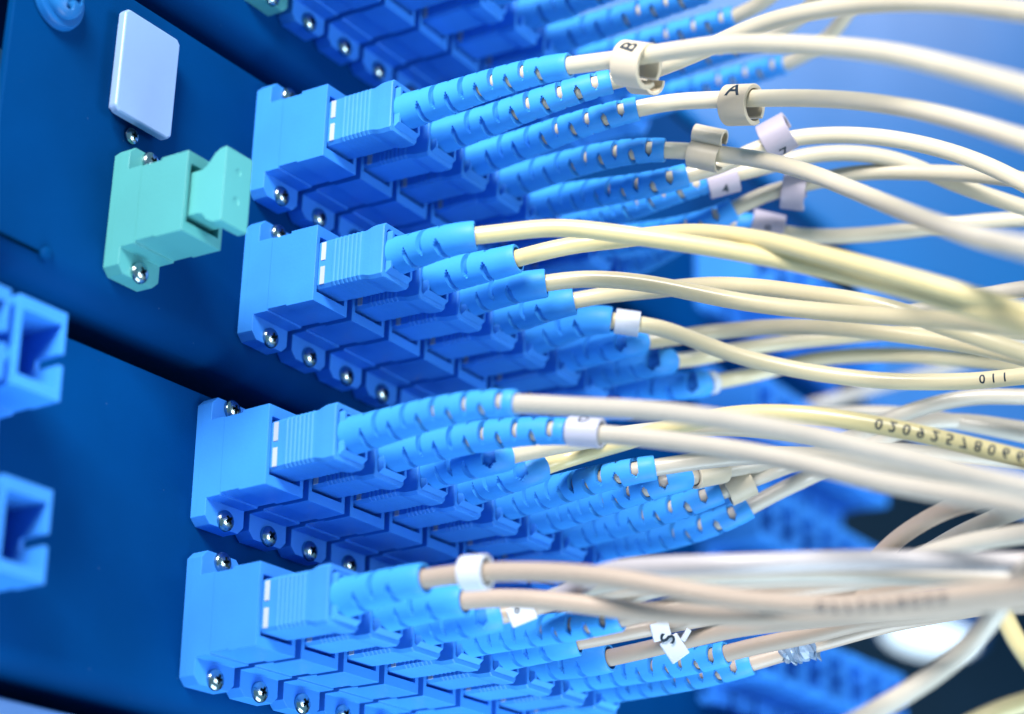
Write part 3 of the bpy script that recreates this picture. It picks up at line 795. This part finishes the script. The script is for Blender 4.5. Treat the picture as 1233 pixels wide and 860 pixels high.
# ------------------------------------------------------------------ marker rings
def strip_mesh(name, prof, th, length, e, up, t, c, org):
    """2-D profile (e, up) with wall thickness, extruded along t"""
    prof = np.array(prof, float)
    d = np.gradient(prof, axis=0); d /= np.linalg.norm(d, axis=1)[:, None]
    nrm = np.stack([-d[:, 1], d[:, 0]], 1)
    A = prof + nrm * th / 2; B = prof - nrm * th / 2
    poly = np.vstack([A, B[::-1]])
    bm = bmesh.new()
    rings = []
    for s in (-length / 2, length / 2):
        rings.append([bm.verts.new(tuple((c + t * s + e * p[0] + up * p[1] - org) * MM)) for p in poly])
    k = len(poly); m = len(prof)
    for i in range(k):
        bm.faces.new((rings[0][i], rings[0][(i + 1) % k], rings[1][(i + 1) % k], rings[1][i]))
    for s in (0, 1):
        for i in range(m - 1):
            q = [rings[s][i], rings[s][i + 1], rings[s][k - 2 - i], rings[s][k - 1 - i]]
            bm.faces.new(q)
    bmesh.ops.recalc_face_normals(bm, faces=bm.faces)
    me = bpy.data.meshes.new(name); bm.to_mesh(me); bm.free()
    for p in me.polygons: p.use_smooth = True
    me.set_sharp_from_angle(angle=math.radians(40))
    return me
def arc(cx, cy, r, a0, a1, n=26):
    return [(cx + r * math.cos(math.radians(a0 + (a1 - a0) * i / n)), cy + r * math.sin(math.radians(a0 + (a1 - a0) * i / n))) for i in range(n + 1)]
def marker(key, px, py, prof, th, length, mat_, label, letter=None, off=(0, 0), tilt=0, lr=None, lroll=60, lsize=2.6, lturn=0, name='cable_ring', cat='cable marker'):
    a, root, org, T = PATHS[key]
    s = s_at(key, px, py)
    ss = np.concatenate([[0], np.cumsum(np.linalg.norm(np.diff(a, axis=0), axis=1))])
    c = np.array([np.interp(s, ss, a[:, i]) for i in range(3)])
    tt = tangents(a); t = np.array([np.interp(s, ss, tt[:, i]) for i in range(3)]); t /= np.linalg.norm(t)
    e = CP - c; e -= e.dot(t) * t; e /= np.linalg.norm(e)         # towards the aisle
    up = np.cross(e, t); up = up if up[2] > 0 else -up
    if tilt:
        ct, st_ = math.cos(math.radians(tilt)), math.sin(math.radians(tilt))
        t, up = t * ct + up * st_, up * ct - t * st_
    cc = c + e * off[0] + up * off[1]
    me = strip_mesh(name, prof, th, length, e, up, t, cc, cc)
    o = link(name, me, mat_, None, Matrix.Translation(Vector(cc * MM)))
    o.modifiers.new('v', 'BEVEL').width = 0.00012
    o.modifiers['v'].limit_method = 'ANGLE'; o.modifiers['v'].segments = 2
    tag(o, label, cat, 'plastic marker rings on the cables')
    if letter:
        line = np.array([cc - t * 6, cc - t * 3, cc, cc + t * 3, cc + t * 6])
        wrap_text('letter', letter, lsize, line, 6.0, lr + th / 2 + 0.03, lroll, o, cc, turn=lturn)
    return o
ringA = arc(0, 0, 3.0, 200, 200 - 330) + arc(-1.2, 0.4, 1.5, -130, -20, 8)[::1]
ringA = arc(0, 0, 3.1, -120, 225, 34)
marker('B2', 891, 121, ringA, 0.75, 5.2, M_ring, 'cream ring marked A round the third cable of the second row', 'A', off=(-0.2, -1.0), lr=3.1, lroll=48, lsize=3.9)
marker('B0', 766, 72, arc(0, 0, 3.3, -120, 225, 34), 0.8, 5.2, M_ring, 'large cream ring marked B gripping two cables at the top', 'B', off=(-0.2, -1.3), lr=3.3, lroll=46, lsize=3.9, lturn=80, tilt=-14)
marker('B1', 778, 89, arc(0, -0.2, 2.0, -170, 60), 0.6, 5.0, M_ring, 'lower lobe of the cream double ring, hanging under the ring marked B', off=(0.9, -1.1), tilt=-14)
marker('B3', 855, 184, arc(0, -0.35, 2.15, -140, 80, 22) + arc(0.1, 3.15, 1.4, -80, 215, 22), 0.5, 5.6, M_ring_g, 'grey beige double clip on the cable that slopes down', off=(0, -0.3), tilt=-6)
marker('B4', 935, 172, arc(0, 0, 3.0, -170, 172), 0.75, 5.2, M_ring_l, 'upper lilac ring, tilted, round the fifth cable of the second row', '7', off=(-0.2, 1.0), lr=3.0, lroll=-60, lsize=3.0, tilt=14)
marker('B5', 872, 214, arc(0, 0, 2.5, -170, 172), 0.7, 5.6, M_ring_l, 'small lilac ring close by the boots, lettered on its underside', '4', off=(0, -0.4), lr=2.5, lroll=-40, lsize=2.6)
marker('B6', 962, 224, arc(0, 0, 3.0, -120, 200), 0.75, 4.2, M_ring_l, 'lower lilac ring hanging open under the crossing cable', None, off=(-0.1, -1.0), tilt=-20)
marker('B7', 924, 276, arc(0, 0, 2.5, -170, 172), 0.7, 6.0, M_ring_l, 'blurred lilac ring just above the yellowish cables', 'o', off=(0, 0.3), lr=2.5, lroll=0, lsize=2.2)
marker('C4', 751, 388, arc(0, 0, 1.95, -170, 170), 0.6, 4.3, M_ring_w, 'small white square-edged clip at a boot tip in the third row', off=(0, 0.0))
marker('C7', 857, 458, arc(0, 0, 1.9, -170, 170), 0.6, 1.6, M_ring_w, 'narrow blurred white clip on the last cable of the third row')
marker('D1', 706, 522, arc(0, 0, 2.05, -170, 170), 0.55, 5.4, M_ring_p, 'pale lilac ring close against a boot in the fourth row', 'D', off=(0, 0.1), lr=2.05, lroll=60, lsize=2.4)
marker('D5', 853, 570, arc(0, 0, 2.0, -150, 160), 0.55, 6.5, M_ring_g, 'small beige ring half hidden among the long boots', off=(0, 0))
marker('D6', 886, 587, arc(0, 0, 2.5, -165, 150), 0.5, 4.8, M_ring_g, 'open grey tube clip at the tip of the long boots in the fourth row', off=(0, -0.2), tilt=4)
marker('E0', 574, 690, arc(0, 0, 2.35, -175, 175), 0.65, 3.9, M_ring_w, 'bright white ring round the first cable of the bottom row', off=(0, 0))
# white tags of the bottom row: thin folded plates
def plate_tag(key, px, py, plates, label, letter=None):
    a, root, org, T = PATHS[key]
    s = s_at(key, px, py); ss = np.concatenate([[0], np.cumsum(np.linalg.norm(np.diff(a, axis=0), axis=1))])
    c = np.array([np.interp(s, ss, a[:, i]) for i in range(3)])
    tt = tangents(a); t = np.array([np.interp(s, ss, tt[:, i]) for i in range(3)]); t /= np.linalg.norm(t)
    e = CP - c; e -= e.dot(t) * t; e /= np.linalg.norm(e)
    up = np.cross(e, t); up = up if up[2] > 0 else -up
    rt = tag(empty('cable_tag', Matrix.Translation(Vector(c * MM))), label, 'cable tag', 'plastic marker rings on the cables')
    for (x, y, w_, h_, rot, o_) in plates:
        def fn(bm, w_=w_, h_=h_):
            vs = [(sx * w_ / 2, sy * h_ / 2, sz * 0.3) for sz in (-1, 1) for sx, sy in ((-1, -1), (1, -1), (1, 1), (-1, 1))]
            V = [bm.verts.new(v) for v in vs]
            for f in ((0, 1, 2, 3), (7, 6, 5, 4), (0, 4, 5, 1), (1, 5, 6, 2), (2, 6, 7, 3), (3, 7, 4, 0)): bm.faces.new([V[i] for i in f])
        me = build(fn, 'plate', bevel=0.18)
        cr, sr = math.cos(math.radians(rot)), math.sin(math.radians(rot))
        X = t * cr + up * sr; Y = up * cr - t * sr
        pp = c + t * x + up * y + e * (RCAB + 0.4 + o_)
        m = Matrix.Identity(4)
        for i in range(3): m[i][0] = X[i]; m[i][1] = Y[i]; m[i][2] = e[i]; m[i][3] = pp[i] * MM
        link('plate', me, M_ring_w, rt, m)
    # band that holds the tag to the cable
    me = strip_mesh('band', arc(0, 0, RCAB + 0.35, 20, 340), 0.4, 1.6, e, up, t, c, c)
    link('band', me, M_ring_w, rt, Matrix.Translation(Vector(c * MM)))
    if letter:
        co, fs = text_mesh(*letter[:2])
        cr, sr = math.cos(math.radians(letter[4])), math.sin(math.radians(letter[4]))
        vs = []
        for x, y in co:
            x, y = x * cr - y * sr, x * sr + y * cr
            vs.append(tuple((t * (x + letter[2]) + up * (y + letter[3]) + e * (RCAB + 0.4 + letter[5])) * MM))
        me = bpy.data.meshes.new('letter'); me.from_pydata(vs, [], fs); link('letter', me, M_ink, rt, Matrix.Translation(Vector(c * MM)))
    return rt
plate_tag('E4', 790, 754, [(-0.6, -0.9, 3.1, 2.9, 4, 0.35), (1.2, -4.0, 3.4, 3.9, 24, 0.05), (3.4, -2.2, 0.9, 2.2, -42, 0.3)],
          'folded white tag marked S between two tan cables', ('S', 3.4, 0.35, -2.3, 70, 0.72))
plate_tag('E2', 622, 739, [(0, -0.6, 4.2, 3.0, 8, 0.1)], 'small white tag with a dark dot under the tan cables', ('o', 1.6, -0.6, 0.2, 0, 0.48))
# crumpled film
a, root, org, T = PATHS['E7']
s = s_at('E7', 962, 783); ss = np.concatenate([[0], np.cumsum(np.linalg.norm(np.diff(a, axis=0), axis=1))])
sel = np.array([[np.interp(s + q, ss, a[:, i]) for i in range(3)] for q in np.linspace(-3.0, 3.2, 14)])
rr = [1.55 + 1.3 * abs(math.sin(i * 1.3)) * (0.4 + 0.6 * i / 13) for i in range(14)]
me = tube_mesh('clear_film_wrap', sel, rr, seg=14, org=sel[6])
for v in me.vertices: v.co += Vector((random.uniform(-1, 1), random.uniform(-1, 1), random.uniform(-1, 1))) * 0.00042
for p in me.polygons: p.use_smooth = False
o = link('clear_film_wrap', me, M_film, None, Matrix.Translation(Vector(sel[6] * MM)))
tag(o, 'crumpled shiny film wrapped on the last tan cable of the bottom row', 'film wrap')

# ------------------------------------------------------------------ what lies behind
o = slab('rack_blank', 96, 690, -4, 0, 76, 640, M_panel2, 1.5)
tag(o, 'large smooth bright blue blank panel, far behind the upper cables', 'blank panel')
o = slab('rack_blank', 262, 690, -4, 0.5, 33, 74, mat('pale_blue_paint', (0.05, 0.24, 0.66), 0.45, spec=0.6, noise=0.15, nscale=25), 1.5)
tag(o, 'narrow pale blue blank panel behind the crossing cables, above the dark opening', 'blank panel')
# inspection lamp seen out of focus low in the cabinet
L0 = pt(1118, 765, 800)
root = tag(empty('cabinet_lamp', Matrix.Translation(Vector(L0 * MM))), 'white glowing lamp, out of focus, low in the dark cabinet', 'lamp')
fw = -RC[2]; rx = RC[0]; uy = -RC[1]
def disc(name, r1, r2, n0, n1, m_, q):
    def fn(bm): bmesh.ops.create_cone(bm, cap_ends=True, segments=48, radius1=r1, radius2=r2, depth=n1 - n0)
    me = build(fn, name, bevel=1.0, smooth=True)
    M = Matrix.Identity(4)
    for i in range(3): M[i][0] = rx[i]; M[i][1] = uy[i]; M[i][2] = fw[i]
    R_ = Matrix.Rotation(math.radians(-14), 4, Vector(fw)) @ M @ Matrix.Rotation(math.radians(62), 4, 'X')
    R_.translation = Vector((L0 * MM)) + (R_.to_3x3() @ Vector((0, 0, (n0 + n1) / 2 * MM)))
    link(name, me, m_, root, R_)
disc('lamp_housing', 23, 21, -14, 0, M_lampbody, 0)
disc('lens', 18, 17, 0.2, 2.2, M_lens, 0)
bpy.context.view_layer.update()
